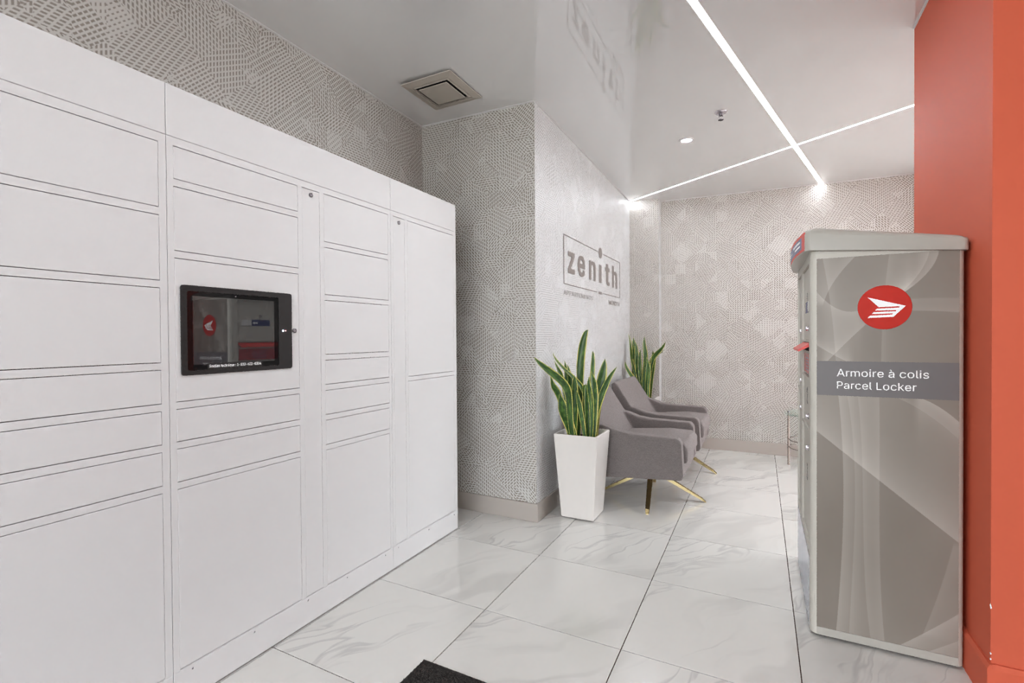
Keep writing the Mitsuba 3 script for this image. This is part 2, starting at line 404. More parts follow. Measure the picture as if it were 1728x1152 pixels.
# slim pale edging where the sheet ceiling meets the walls
def edging(name, a, b, nx, ny, m='white_paint'):
    pts = []
    for (x, y) in (a, b):
        z = ceil_z(x, y)
        for ox, oz in ((0, 0.004), (0, -0.007), (0.008, 0.004), (0.008, -0.004)):
            pts.append((x + nx * ox, y + ny * ox, z + oz))
    struct(name, ply(to_tri(Manifold.hull_points(np.array(pts))), m))
edging('trim_1', (X_LEFT, Y_FRONT), (X_LEFT, Y_FACE), 1, 0)
edging('trim_2', (X_LEFT, Y_FACE), (X_ZEN, Y_FACE), 0, -1)
edging('trim_3', (X_ZEN, Y_FACE), (X_ZEN, Y_COL), 1, 0)
edging('trim_4', (X_COL, Y_BACK), (X_RIGHT, Y_BACK), 0, -1)
edging('trim_5', (X_ORANGE, Y_OR0), (X_ORANGE, Y_OR1), -1, 0)
edging('trim_6', (X_ORANGE, Y_OR0), (2.60, Y_OR0), 0, -1)

# ------------------------------------------------------------------ lamps in the ceiling
def led_strip(label, a, b, w, gap=None):
    a, b = np.array(a, float), np.array(b, float)
    d = (b - a) / np.linalg.norm(b - a)
    n = np.array([-d[1], d[0]])
    t = thing('led_strip', label, 'ceiling light', 'light lines in the ceiling')
    def bar(half, up, down, ends):
        pts = []
        for e in ends:
            for s in (-1, 1):
                q = e + n * half * s
                z = ceil_z(*q)
                pts += [(*q, z + up), (*q, z - down)]
        return to_tri(Manifold.hull_points(np.array(pts)))
    def lens(half, drop, ends):
        pts = []
        for e in ends:
            for ang in np.linspace(0, math.pi, 7):
                q = e + n * half * math.cos(ang)
                pts.append((*q, ceil_z(*q) + 0.001 - drop * math.sin(ang) - 0.001))
        return to_tri(Manifold.hull_points(np.array(pts)))
    runs = [(a, b)] if gap is None else [(a, a + d * gap[0]), (a + d * gap[1], b)]
    for ends in runs:
        obj('channel', ply(bar(w / 2 + 0.003, 0.0005, 0.0008, ends), 'led_body'), t, 'thin white aluminium channel')
        obj('diffuser', {**ply(lens(w / 2, 0.003, ends), 'led_body', smooth=40), 'emitter': {'type': 'area', 'radiance': rgb(LED_RADIANCE * 0.96, LED_RADIANCE, LED_RADIANCE * 1.06)}}, t, 'glowing white diffuser')
led_strip('long glowing white light line running in the ceiling towards the back wall', (-0.78, 0.30), (0.528, 5.555), 0.036)
led_strip('thinner glowing light line crossing the ceiling from the sign wall to the orange wall', (-1.296, 5.425), (1.10, 3.83), 0.026, (1.8174, 1.8754))

def downlight(x, y, label):
    t = thing('downlight', label, 'ceiling light')
    z = ceil_z(x, y)
    ring = [(0.040, 0.0), (0.040, -0.004), (0.053, -0.006), (0.056, -0.003), (0.056, 0.004), (0.040, 0.004), (0.040, 0.0)]
    obj('trim_ring', ply(lathe(ring, 40, at=(x, y, z)), 'white_paint', smooth=40), t, 'white rim')
    disc = [(0.0, -0.003), (0.040, -0.002), (0.040, 0.003), (0.0, 0.003)]
    obj('lamp', {**ply(lathe(disc, 40, at=(x, y, z)), 'led_body'), 'emitter': {'type': 'area', 'radiance': rgb(SPOT_RADIANCE, SPOT_RADIANCE * .97, SPOT_RADIANCE * .92)}}, t, 'bright lamp face')
downlight(-0.505, 3.945, 'small round bright downlight in the ceiling beside the sprinkler')

# sprinkler
sx, sy = -0.235, 3.56
sz = ceil_z(sx, sy)
sp = thing('sprinkler', 'small chrome fire sprinkler head hanging from the glossy ceiling', 'sprinkler')
obj('escutcheon', ply(lathe([(0.0, -0.012), (0.014, -0.012), (0.034, -0.006), (0.040, 0.0), (0.0, 0.0)], 32, at=(sx, sy, sz)), 'chrome', smooth=30), sp, 'chrome ceiling plate')
obj('body', ply(lathe([(0.0, -0.024), (0.012, -0.024), (0.012, -0.010), (0.0, -0.010)], 20, at=(sx, sy, sz)), 'dark_steel'), sp)
for s in (-1, 1):
    obj('frame_arm', ply(join(rod((sx + s * .011, sy, sz - .022), (sx + s * .012, sy, sz - .036), .0025, 8), rod((sx + s * .012, sy, sz - .036), (sx, sy, sz - .050), .0025, 8)), 'chrome'), sp)
obj('deflector', ply(lathe([(0.0, -0.054), (0.017, -0.053), (0.017, -0.050), (0.0, -0.050)], 16, at=(sx, sy, sz)), 'dark_steel'), sp)

# ceiling air vent
vt = thing('air_vent', 'square beige ceiling air diffuser above the white lockers', 'vent')
vx, vy, vh = -1.765, 2.503, 0.180
vz = ceil_z(vx, vy)
def ring_prism(outer, inner, z0, z1):
    return extrude_xy(sbox(vx - outer, vy - outer, vx + outer, vy + outer).difference(sbox(vx - inner, vy - inner, vx + inner, vy + inner)), z0, z1)
def frame_slope(o, i, zo, zi, th):
    v, f = [], []
    for h, z in ((o, zo), (i, zi), (i, zi + th), (o, zo + th)):
        for sx_, sy_ in ((-1, -1), (1, -1), (1, 1), (-1, 1)):
            v.append((vx + sx_ * h, vy + sy_ * h, z))
    for a in range(4):
        for k in range(4):
            b = (a + 1) % 4
            f.append((a * 4 + k, b * 4 + k, b * 4 + (k + 1) % 4, a * 4 + (k + 1) % 4))
    m = trimesh.Trimesh(np.array(v), np.vstack([np.array(f)[:, [0, 1, 2]], np.array(f)[:, [0, 2, 3]]]), process=False)
    m.fix_normals()
    return m
obj('outer_frame', ply(frame_slope(vh, 0.142, vz - 0.016, vz - 0.024, 0.006), 'vent_paint'), vt)
obj('neck', ply(ring_prism(0.142, 0.136, vz - 0.024, vz + 0.0), 'vent_paint'), vt)
obj('inner_frame', ply(frame_slope(0.134, 0.120, vz - 0.020, vz - 0.026, 0.004), 'vent_paint'), vt)
obj('backing', ply(bx(vx - .136, vx + .136, vy - .136, vy + .136, vz - .004, vz + .002), 'gap_dark'), vt, 'dark interior')
obj('centre_plate', ply(to_tri(cbx(vx - .104, vx + .104, vy - .104, vy + .104, vz - .030, vz - .024, 0.002)), 'vent_paint'), vt)

# ------------------------------------------------------------------ white parcel cabinets along the left
XF = -1.710          # the door plane
GH, GV = 0.0042, 0.0011
def cabinet(label, y0, y1, columns, base_screws, seam=0.0008):
    """columns: (ya, yb, [(z_low, z_high, kind)...]) of doors as seen on the front."""
    t = thing('parcel_cabinet', label, 'locker', None)
    y0, y1 = y0 + seam, y1 - seam
    holes = [sbox(ya, zl, yb, zh) for ya, yb, rows in columns for zl, zh, kind in rows]
    face = sbox(y0, 0.119, y1, 1.8795)
    for h in holes:
        face = face.difference(h)
    obj('frame', ply(extrude_yz(face, XF - 0.020, XF), 'white_powder_coat'), t)
    obj('body', ply(bx(-2.20, XF - 0.020, y0, y1, 0.004, 2.046), 'white_powder_coat'), t)
    obj('liner', ply(bx(XF - 0.0200, XF - 0.0197, y0 + .01, y1 - .01, 0.119, 1.879), 'gap_dark'), t, 'dark inside')
    obj('fascia', ply(to_tri(cbx(XF - 0.020, XF + 0.0005, y0, y1, 1.881, 2.048, 0.0012)), 'white_powder_coat'), t)
    kp = obj('kick_plate', ply(to_tri(cbx(XF - 0.020, XF + 0.0005, y0, y1, 0.006, 0.118, 0.0012)), 'white_powder_coat'), t)
    for ys, zs in base_screws:
        obj('screw', ply(lathe([(0, 0.0016), (0.0028, 0.0010), (0.0034, 0.0), (0, 0)], 10, 'x', (XF + 0.0005, ys, zs)), 'dark_steel'), kp)
    made = {}
    for ya, yb, rows in columns:
        for zl, zh, kind in rows:
            d = obj('strip_door' if kind == 's' else 'door', ply(to_tri(cbx(XF - 0.0195, XF, ya + GV / 2, yb - GV / 2, zl + GH / 2, zh - GH / 2, 0.0010)), 'white_powder_coat'), t)
            made[(ya, zl)] = d
    return t, made

def cam_lock(parent, y, z, r=0.0095):
    k = obj('lock', ply(lathe([(0, 0.0045), (r * 0.6, 0.0045), (r * 0.62, 0.0030), (r * 0.7, 0.0050), (r, 0.0035), (r, 0.0), (0, 0.0)], 24, 'x', (XF, y, z)), 'dark_steel', smooth=35), parent, 'small round chrome cam lock')

ROW6 = [(0.121, 0.7225), (0.7445, 0.8550), (0.8775, 0.9870)]
u1 = [(z0, z1, 'd') for z0, z1 in ROW6 + [(1.0090, 1.1200), (1.1415, 1.3840), (1.4060, 1.6170), (1.6405, 1.8515)]]
cabinet('white metal parcel locker cabinet of seven doors at the left edge of the photo', -0.190, 0.885,
        [(-0.12, 0.300, u1), (0.385, 0.862, u1)], [(0.3, 0.104), (0.6, 0.104), (0.83, 0.104)])
u2a = [(z0, z1, 'd') for z0, z1 in [(0.1215, 0.7230), (0.7445, 0.8560), (0.8780, 0.9875), (1.0095, 1.4860), (1.5085, 1.7205), (1.7435, 1.8525)]]
u2b = [(z0, z1, 'd') for z0, z1 in ROW6 + [(1.0115, 1.1210), (1.1440, 1.3860), (1.4090, 1.6200), (1.6430, 1.8545)]]
mid, md = cabinet('white metal parcel locker cabinet with the black touch screen in one door', 0.885, 1.951,
                  [(0.906, 1.385, u2a), (1.406, 1.497, [(0.1205, 1.8530, 's')]), (1.519, 1.932, u2b)],
                  [(0.945, 0.104), (1.170, 0.104), (1.415, 0.104), (1.632, 0.104), (1.890, 0.104)])
far, fd = cabinet('narrow white metal parcel locker cabinet with two tall doors next to the wallpapered corner', 1.951, 2.556,
                  [(1.970, 2.063, [(0.1225, 1.8550, 's')]), (2.085, 2.528, [(0.1245, 0.9800, 'd'), (1.0030, 1.8545, 'd')])],
                  [(1.990, 0.104), (2.255, 0.104), (2.515, 0.104)])
for par, y, z in ((mid, 1.4505, 1.829), (far, 2.015, 1.827), (mid, 1.361, 1.249)):
    cam_lock(par, y, z)

# touch screen let into the middle cabinet
ts = obj('touch_screen', ply(extrude_yz(rounded((0.9215, 1.0960, 1.3455, 1.3990), 0.010).difference(rounded((0.940, 1.1110, 1.2860, 1.3800), 0.008)), XF, XF + 0.006), 'black_plastic'), mid, 'black framed touch screen')
obj('bezel', ply(extrude_yz(rounded((0.9405, 1.1115, 1.2855, 1.3795), 0.0075), XF, XF + 0.0030), 'black_gloss'), ts, 'glossy black border')
obj('display', ply(extrude_yz(sbox(0.959, 1.1305, 1.2665, 1.3640), XF + 0.003, XF + 0.0034), 'black_glass'), ts, 'dark reflecting display')
obj('camera_eye', ply(lathe([(0, 0.0008), (0.0022, 0.0006), (0.0026, 0), (0, 0)], 16, 'x', (XF + 0.003, 1.111, 1.372)), 'dark_steel'), ts)
obj('label_strip', ply(extrude_yz(sbox(1.006, 1.1115, 1.213, 1.1330), XF + 0.0034, XF + 0.0038), 'black_plastic'), ts)
pl_left = lambda v: np.stack([XF + 0.0038 + v[:, 2], v[:, 0], v[:, 1]], 1)
obj('lettering', ply(text_on('Soutien technique : 1-833-622-0304', pl_left, 1.012, 1.1185, 1.208, 0.0095, 0.0004, True), 'white_ink'), ts, 'white lettering with a telephone number')
def glow_dot(y, z, r, c):
    return {**ply(lathe([(0, 0.0016), (r * .7, 0.0012), (r, 0), (0, 0)], 14, 'x', (XF + 0.006, y, z)), 'led_body'), 'emitter': {'type': 'area', 'radiance': rgb(*c)}}
obj('indicator_light', glow_dot(1.3045, 1.2485, 0.0038, (9, 11, 14)), ts, 'tiny bright white light')
obj('indicator_light', glow_dot(1.3160, 1.2485, 0.0028, (3.0, 0.15, 0.15)), ts, 'tiny red light')

# ------------------------------------------------------------------ the sign on the wall
sg = thing('wall_sign_lettering', 'raised grey metal sign reading zenith in a thin frame on the wallpapered wall', 'sign')
XS = X_ZEN
def sign_bar(y0, y1, z0, z1, d=0.006):
    return to_tri(cbx(XS, XS + d, y0, y1, z0, z1, 0.001))
W = 0.0050
ZT, ZB, YL, YR = 1.980, 1.613, 3.386, 5.003
for y0, y1, z0, z1 in ((YL, 4.235, ZT - W / 2, ZT + W / 2), (4.395, YR, ZT - W / 2, ZT + W / 2), (YL, 4.215, ZB - W / 2, ZB + W / 2), (4.395, YR, ZB - W / 2, ZB + W / 2),
                       (YL, YL + W, ZB, ZT), (YR - W, YR, ZB, ZT)):
    obj('frame_bar', ply(sign_bar(y0, y1, z0, z1), 'sign_metal'), sg)
pl_sign = lambda v: np.stack([XS + v[:, 2], v[:, 0], v[:, 1]], 1)
for ch, y0, y1, z0, h in (('z', 3.476, 3.622, 1.703, 0.165), ('e', 3.701, 3.873, 1.703, 0.170), ('n', 3.992, 4.165, 1.703, 0.166), ('t', 4.470, 4.614, 1.698, 0.205), ('h', 4.716, 4.890, 1.697, 0.216)):
    obj('letter', ply(text_on(ch, pl_sign, y0, z0, y1, 0.16, 0.006, True, h), 'sign_metal'), sg)
obj('letter', ply(sign_bar(4.277, 4.344, 1.704, 1.868, 0.006), 'sign_metal'), sg)
obj('dot', ply(lathe([(0, 0.006), (0.0475, 0.006), (0.0485, 0.005), (0.0485, 0), (0, 0)], 40, 'x', (XS, 4.315, 1.977)), 'sign_metal', smooth=30), sg)
obj('dash', ply(sign_bar(4.262, 4.350, 1.600, 1.622, 0.006), 'sign_metal'), sg)
obj('small_lettering', ply(text_on('APPARTEMENTS', pl_sign, 3.382, 1.530, 4.091, 0.034, 0.003, False), 'sign_metal_pale'), sg, 'small silver capitals')
obj('small_lettering', ply(text_on('MONDEV', pl_sign, 4.595, 1.523, 4.998, 0.042, 0.003, False), 'sign_metal'), sg, 'small grey capitals')

# ------------------------------------------------------------------ free-standing parcel locker
lk = thing('parcel_locker', 'tall beige free-standing parcel locker with a red round emblem against the orange wall', 'locker')
LX0, LX1, LY0, LY1 = 0.180, 0.656, 2.281, 3.050
plan = rounded((LX0, LY0, LX1, LY1), 0.028)
def top_z(x):
    return 1.557 - 0.080 * (x - 0.2)
body = Manifold.extrude(CrossSection([np.array(plan.exterior.coords)[:0:-1]]), 1.62).translate((0, 0, 0.012))
# recessed fields of the doors on the front, and the recessed polished plinth
COLS = {'near': (2.352, 2.715), 'far': (2.775, 3.015)}
ZD0, ZD1 = 0.330, 1.515
doors = [('near', 1.195, 1.512, 1.245), ('near', 0.818, 1.030, 0.864), ('near', 0.333, 0.808, 0.727),
         ('far', 1.165, 1.512, 1.236), ('far', 0.948, 1.158, 0.992), ('far', 0.333, 0.940, 0.856)]
for col, z0, z1 in [d[:3] for d in doors] + [('near', 1.040, 1.188)]:
    y0, y1 = COLS[col]
    body -= Manifold.cube((0.03, y1 - y0, z1 - z0 + 0.003)).translate((LX0 - 0.01, y0, z0 - 0.0015))
body -= Manifold.cube((0.05, LY1 - LY0 - 0.10, 0.305)).translate((LX0 - 0.045, LY0 + 0.05, 0.0))
body = body.trim_by_plane((-0.08, 0, -1.0), -(1.557 + 0.08 * 0.2) / math.hypot(1, 0.08))
obj('body', ply(to_tri(body), 'locker_beige', smooth=30), lk)
obj('plinth', ply(bx(LX0 - 0.001, LX0 + 0.006, LY0 + 0.05, LY1 - 0.05, 0.012, 0.302), 'polished_steel'), lk, 'mirror polished metal plinth')
obj('foot_strip', ply(bx(LX0 + .02, LX1 - .02, LY0 + .02, LY1 - .02, 0.0, 0.013), 'gap_dark'), lk)
XD = LX0 + 0.0185
def locker_door(col, z0, z1, name='door'):
    y0, y1 = COLS[col]
    return obj(name, ply(to_tri(cbx(XD - 0.0095, XD + 0.001, y0 + .003, y1 - .003, z0, z1, 0.0012)), 'locker_beige'), lk)
FX = XD - 0.0095
nums = ['1', '2', '3', '4', '5', '6']
pl_front = lambda v: np.stack([FX - 0.0002 - v[:, 2], -v[:, 0], v[:, 1]], 1)
for k, (col, z0, z1, zl) in enumerate(doors):
    d = locker_door(col, z0, z1)
    yl = 2.455 if col == 'near' else 2.815
    obj('lock', ply(lathe([(0, 0.014), (0.007, 0.014), (0.009, 0.011), (0.009, 0.004), (0.013, 0.003), (0.013, 0), (0, 0)], 20, '-x', (FX, yl, zl)), 'chrome', smooth=35), d, 'chrome key lock')
    zc = {0: 1.37, 1: 0.945, 2: 0.60, 3: 1.36, 4: 1.082, 5: 0.60}[k]
    yc = 2.545 if col == 'near' else 2.875
    obj('numeral', ply(text_on(nums[k], pl_front, -(yc + 0.022), zc - 0.035, -(yc - 0.022), 0.07, 0.0004, True), 'band_grey'), d, 'dark numeral')
# outgoing mail slot with its red hood and red notice, in the near column
sl = obj('mail_slot', ply(to_tri(cbx(XD - 0.0095, XD + .001, 2.355, 2.712, 1.040, 1.188, 0.0012)), 'locker_beige'), lk)
hood = Manifold.hull_points(np.array([(x, y, z) for y in (2.358, 2.709) for x, z in ((FX, 1.184), (FX - .004, 1.184), (FX - .046, 1.156), (FX - .046, 1.148), (FX, 1.172))]))
obj('hood', ply(to_tri(hood), 'mail_red'), sl, 'red sloping slot hood')
obj('opening', ply(bx(FX - .0012, FX, 2.37, 2.70, 1.147, 1.170), 'gap_dark'), sl, 'dark slot')
obj('notice', ply(bx(FX - .0012, FX, 2.362, 2.706, 1.046, 1.135), 'label_red'), sl, 'red notice')
for k in range(5):
    obj('print_line', ply(bx(FX - .0016, FX - .0012, 2.47, 2.60, 1.060 + k * .013, 1.064 + k * .013), 'sign_violet'), sl)
nd = lk + '__door'
obj('nameplate', ply(to_tri(cbx(FX - .005, FX, 2.386, 2.470, 1.318, 1.364, 0.001)), 'white_paint'), nd, 'small white card slot')
obj('blue_label', ply(bx(FX - .0010, FX, 2.474, 2.632, 1.317, 1.366), 'label_blue'), nd, 'blue printed label')
obj('arrow', ply(extrude_yz(Polygon([(2.480, 1.341), (2.498, 1.354), (2.498, 1.345), (2.512, 1.345), (2.522, 1.352), (2.522, 1.330), (2.512, 1.337), (2.498, 1.337), (2.498, 1.328)]), FX - .0014, FX - .0010), 'white_ink'), nd)
obj('letter', ply(text_on('D', pl_front, -2.626, 1.327, -2.602, 0.03, 0.0004, True, 0.030), 'white_ink'), nd)

# side facing the camera: printed panel, grey band, emblem, lettering, strips
YS = LY0
obj('side_panel', ply(bx(0.2015, 0.6370, YS - 0.0016, YS + .001, 0.0450, 1.521), 'printed_panel'), lk, 'grey-brown panel printed with pale swirling light curves')
obj('base_strip', ply(bx(0.2015, 0.6370, YS - 0.0018, YS + .001, 0.0130, 0.0440), 'cap_beige'), lk)
obj('band', ply(bx(0.2015, 0.6370, YS - 0.0021, YS - .0015, 0.9780, 1.1135), 'band_grey'), lk, 'dark grey band')
def px_(u, v):   # emblem drawn on a 4x grid whose origin is its own centre
    return ((u - 740.5) * 0.0004733 + 0.4192, 1.3207 - (v - 608.5) * 0.000587)
em = obj('emblem', ply(lathe([(0, 0.0030), (0.0832, 0.0030), (0.0836, 0.0022), (0.0836, 0), (0, 0)], 64, '-y', (0.4192, YS - 0.0014, 1.3207)), 'emblem_red', smooth=30), lk, 'red disc with a white winged arrow')
wing = Polygon([px_(*q) for q in [(630, 541), (876, 602), (798, 671), (630, 676), (702, 606)]])
for g in ([(600, 609.5), (838, 604), (834, 612), (600, 618)], [(600, 629), (816, 628), (812, 635), (600, 639.5)], [(600, 651.5), (794, 649), (789, 656.5), (600, 661.5)]):
    wing = wing.difference(Polygon([px_(*q) for q in g]))
obj('winged_arrow', ply(extrude_xz(wing, YS - 0.0050, YS - 0.0042), 'white_ink'), em)
pl_side = lambda v: np.stack([v[:, 0], YS - 0.0021 - v[:, 2], v[:, 1]], 1)
obj('lettering', ply(text_on('Armoire à colis', pl_side, 0.2690, 1.0545, 0.5520, 0.0285, 0.0004), 'white_ink'), lk, 'white lettering')
obj('lettering', ply(text_on('Parcel Locker', pl_side, 0.2690, 1.0060, 0.5160, 0.0285, 0.0004), 'white_ink'), lk, 'white lettering')
# the moulded roof: bowed in front, falling towards the back
def cap_outline(inset):
    pts = []
    N = 24
    x0, x1, y0, y1, r = 0.163 + inset, 0.664 - inset, LY0 - 0.012 + inset, LY1 + 0.012 - inset, 0.022
    for k in range(N + 1):                       # bowed front, from far to near
        y = y1 - r + (y0 + r - (y1 - r)) * k / N
        s = (y - (y0 + y1) / 2) / ((y1 - y0) / 2)
        pts.append((x0 - 0.028 * (1 - s * s), y))
    for cx, cy, a0 in ((x0 + r, y0 + r, 180), (x1 - r, y0 + r, 270), (x1 - r, y1 - r, 0), (x0 + r, y1 - r, 90)):
        for k in range(1, 8):
            a = math.radians(a0 + 90 * k / 8)
            pts.append((cx + r * math.cos(a), cy + r * math.sin(a)))
    return np.array(pts)
def cap_layer(inset, t):
    o = cap_outline(inset)
    u = np.clip((o[:, 0] - 0.18) / 0.47, 0, 1)
    zb = 1.553 - 0.036 * u
    zt = 1.648 - 0.016 * u - 0.062 * u * u
    return np.column_stack([o, zb + (zt - zb) * t])
layers = [cap_layer(0.004, 0.0), cap_layer(0.0, 0.04), cap_layer(0.0, 0.72), cap_layer(0.003, 0.86), cap_layer(0.010, 0.95), cap_layer(0.022, 0.99), cap_layer(0.040, 1.0)]
n = len(layers[0])
V = np.vstack(layers)
F = []
for a in range(len(layers) - 1):
    for k in range(n):
        b = (k + 1) % n
        F += [(a * n + k, a * n + b, (a + 1) * n + b), (a * n + k, (a + 1) * n + b, (a + 1) * n + k)]
V = np.vstack([V, layers[0].mean(0), layers[-1].mean(0) + [0, 0, 0.002]])
for k in range(n):
    b = (k + 1) % n
    F += [(len(V) - 2, b, k), (len(V) - 1, (len(layers) - 1) * n + k, (len(layers) - 1) * n + b)]
capm = trimesh.Trimesh(V, np.array(F), process=False)
capm.fix_normals()
cp = obj('roof', ply(capm, 'cap_beige', smooth=40), lk, 'moulded beige roof with a bowed front')
def front_band(ya, yb, z0, z1, out):
    """A thin plate that follows the bowed front of the roof."""
    ys = np.linspace(ya, yb, 17)
    half = (LY1 - LY0 + 0.024) / 2
    c = (LY0 + LY1) / 2
    xs = 0.163 - 0.028 * (1 - ((ys - c) / (half)) ** 2)
    v, f = [], []
    for x, y in zip(xs, ys):
        v += [(x - out, y, z0), (x - out, y, z1), (x + .002, y, z1), (x + .002, y, z0)]
    for k in range(16):
        for a in range(4):
            b = (a + 1) % 4
            f += [(k * 4 + a, k * 4 + b, k * 4 + 4 + b), (k * 4 + a, k * 4 + 4 + b, k * 4 + 4 + a)]
    f += [(0, 2, 1), (0, 3, 2), (64, 65, 66), (64, 66, 67)]
    m = trimesh.Trimesh(np.array(v), np.array(f), process=False)
    m.fix_normals()
    return m
obj('front_sign', ply(front_band(2.292, 3.035, 1.560, 1.634, 0.0012), 'mail_red'), cp, 'red sign on the front of the roof')
obj('front_sign_field', ply(front_band(2.34, 3.00, 1.572, 1.620, 0.0022), 'sign_violet'), cp, 'violet field')
for ya, yb, za, zb in ((2.37, 2.55, 1.602, 1.610), (2.37, 2.50, 1.586, 1.592), (2.62, 2.80, 1.594, 1.598)):
    obj('front_sign_stroke', ply(front_band(ya, yb, za, zb, 0.003), 'white_ink'), cp)

# ------------------------------------------------------------------ lounge chairs
def chair_parts():
    L = 0.75
    def ext(poly, y0, y1):
        m = Manifold.extrude(CrossSection([np.array(poly)]), y1 - y0)   # x, z, y
        return m.transform(np.array([[1, 0, 0, 0], [0, 0, -1, y1], [0, 1, 0, 0]], float))
    arm = [(-0.300, 0.215), (0.262, 0.255), (0.281, 0.275), (0.268, 0.505), (0.245, 0.532), (-0.06, 0.538), (-0.165, 0.552), (-0.262, 0.585), (-0.385, 0.60), (-0.36, 0.50)]
    back = [(-0.300, 0.215), (-0.17, 0.225), (-0.17, 0.40), (-0.245, 0.52), (-0.425, 0.795), (-0.450, 0.802), (-0.474, 0.782), (-0.445, 0.66), (-0.375, 0.50)]
    tub = [(-0.300, 0.215), (0.270, 0.256), (0.272, 0.345), (-0.22, 0.345)]
    h = L / 2
    armp = Manifold.batch_hull
    body = ext(back, -h, h) + ext(tub, -h, h) + ext([arm[i] for i in range(len(arm))], -h, -h + 0.085) + ext(arm, h - 0.085, h)
    body = soften(body, 0.016, 10)
    cush = Manifold.hull_points(np.array([(x, y, z) for x, z, hy in ((-0.24, 0.352, .284), (0.288, 0.350, .284), (0.298, 0.372, .284), (0.298, 0.44, .280), (0.270, 0.482, .255), (0.10, 0.492, .23), (-0.27, 0.455, .25)) for y in (-hy, hy)] + [(0.302, 0.0, 0.42), (0.285, 0, 0.487), (0.15, 0, 0.500)]))
    cush = soften(cush, 0.016, 8)
    def leg(a):
        c, s = math.cos(a), math.sin(a)
        pts = []
        for r, z, hw, hh in ((0.02, 0.205, 0.020, 0.016), (0.36, 0.020, 0.014, 0.008), (0.385, 0.003, 0.010, 0.003)):
            for u in (-1, 1):
                for w in (-1, 1):
                    pts.append((c * r - s * hw * u, s * r + c * hw * u, z + hh * w))
        return to_tri(Manifold.hull_points(np.array(pts)))
    hub = join(lathe([(0, 0.170), (0.030, 0.172), (0.034, 0.180), (0.034, 0.225), (0.0, 0.225)], 24), lathe([(0, 0.222), (0.10, 0.222), (0.10, 0.232), (0, 0.232)], 24))
    return body, cush, leg, hub
_body, _cush, _leg, _hub = chair_parts()
shell_ply, cushion_ply, hub_ply = ply(_body, 'grey_upholstery', smooth=40), ply(_cush, 'grey_upholstery', smooth=50), ply(_hub, 'brass', smooth=30)
for x, y, spin, label in ((-0.735, 3.718, 7, 'grey upholstered lounge chair on a brass star base, next to the big front planter'),
                          (-0.722, 4.640, -9, 'grey upholstered lounge chair farther from the camera, second from the front planter')):
    t = thing('lounge_chair', label, 'armchair', 'grey lounge chairs below the sign')
    w = T().translate([x, y, 0])
    obj('shell', {**shell_ply, 'to_world': w}, t, 'upholstered shell with back and arms')
    obj('seat_cushion', {**cushion_ply, 'to_world': w}, t)
    obj('hub', {**hub_ply, 'to_world': w}, t, 'brass hub')
    for k in range(4):
        obj('leg', {**ply(_leg(k * math.pi / 2 + math.radians(spin)), 'brass'), 'to_world': w}, t, 'brass leg')

# ------------------------------------------------------------------ potted snake plants
def leaf_mesh(pts, width, turn):
    P = np.array(pts[::-1], float)             # base to tip
    t = np.linspace(0, 1, len(P))
    from scipy.interpolate import make_interp_spline
    s = make_interp_spline(t, P, k=min(3, len(P) - 1))
    u = np.linspace(0, 1, 19)
    c = s(u)
    d = np.gradient(c, axis=0)
    d /= np.linalg.norm(d, axis=1, keepdims=True)
    prof = np.interp(u, [0, 0.15, 0.45, 0.7, 0.88, 0.96, 1.0], [0.62, 0.78, 1.0, 0.92, 0.52, 0.20, 0.02]) * width / 2
    V, UV, F = [], [], []
    M = 7
    for i in range(len(u)):
        ang = turn + 0.5 * (u[i] - 0.5)
        side = np.array([math.cos(ang), math.sin(ang), 0.0])
        side -= d[i] * (side @ d[i])
        side /= np.linalg.norm(side)
        nrm = np.cross(side, d[i])
        for k in range(M):
            e = -1 + 2 * k / (M - 1)
            V.append(c[i] + side * prof[i] * e + nrm * prof[i] * 0.38 * e * e)
            UV.append(((e + 1) / 2, u[i]))
    for i in range(len(u) - 1):
        for k in range(M - 1):
            a = i * M + k
            F += [(a, a + 1, a + M + 1), (a, a + M + 1, a + M)]
    V = np.array(V)
    # a second skin a little behind gives the leaf its thickness
    m = trimesh.Trimesh(V, np.array(F), process=False)
    N = m.vertex_normals
    V2 = V - N * 0.0016
    nV = len(V)
    F2 = [(b + nV, a + nV, c_ + nV) for a, b, c_ in F]
    edge = [i * M for i in range(len(u))], [i * M + M - 1 for i in range(len(u))]
    for e, flip in zip(edge, (False, True)):
        for a, b in zip(e[:-1], e[1:]):
            q = [(a, b, b + nV), (a, b + nV, a + nV)]
            F2 += [x[::-1] for x in q] if flip else q
    return trimesh.Trimesh(np.vstack([V, V2]), np.array(F + F2), process=False), np.array(UV + UV)

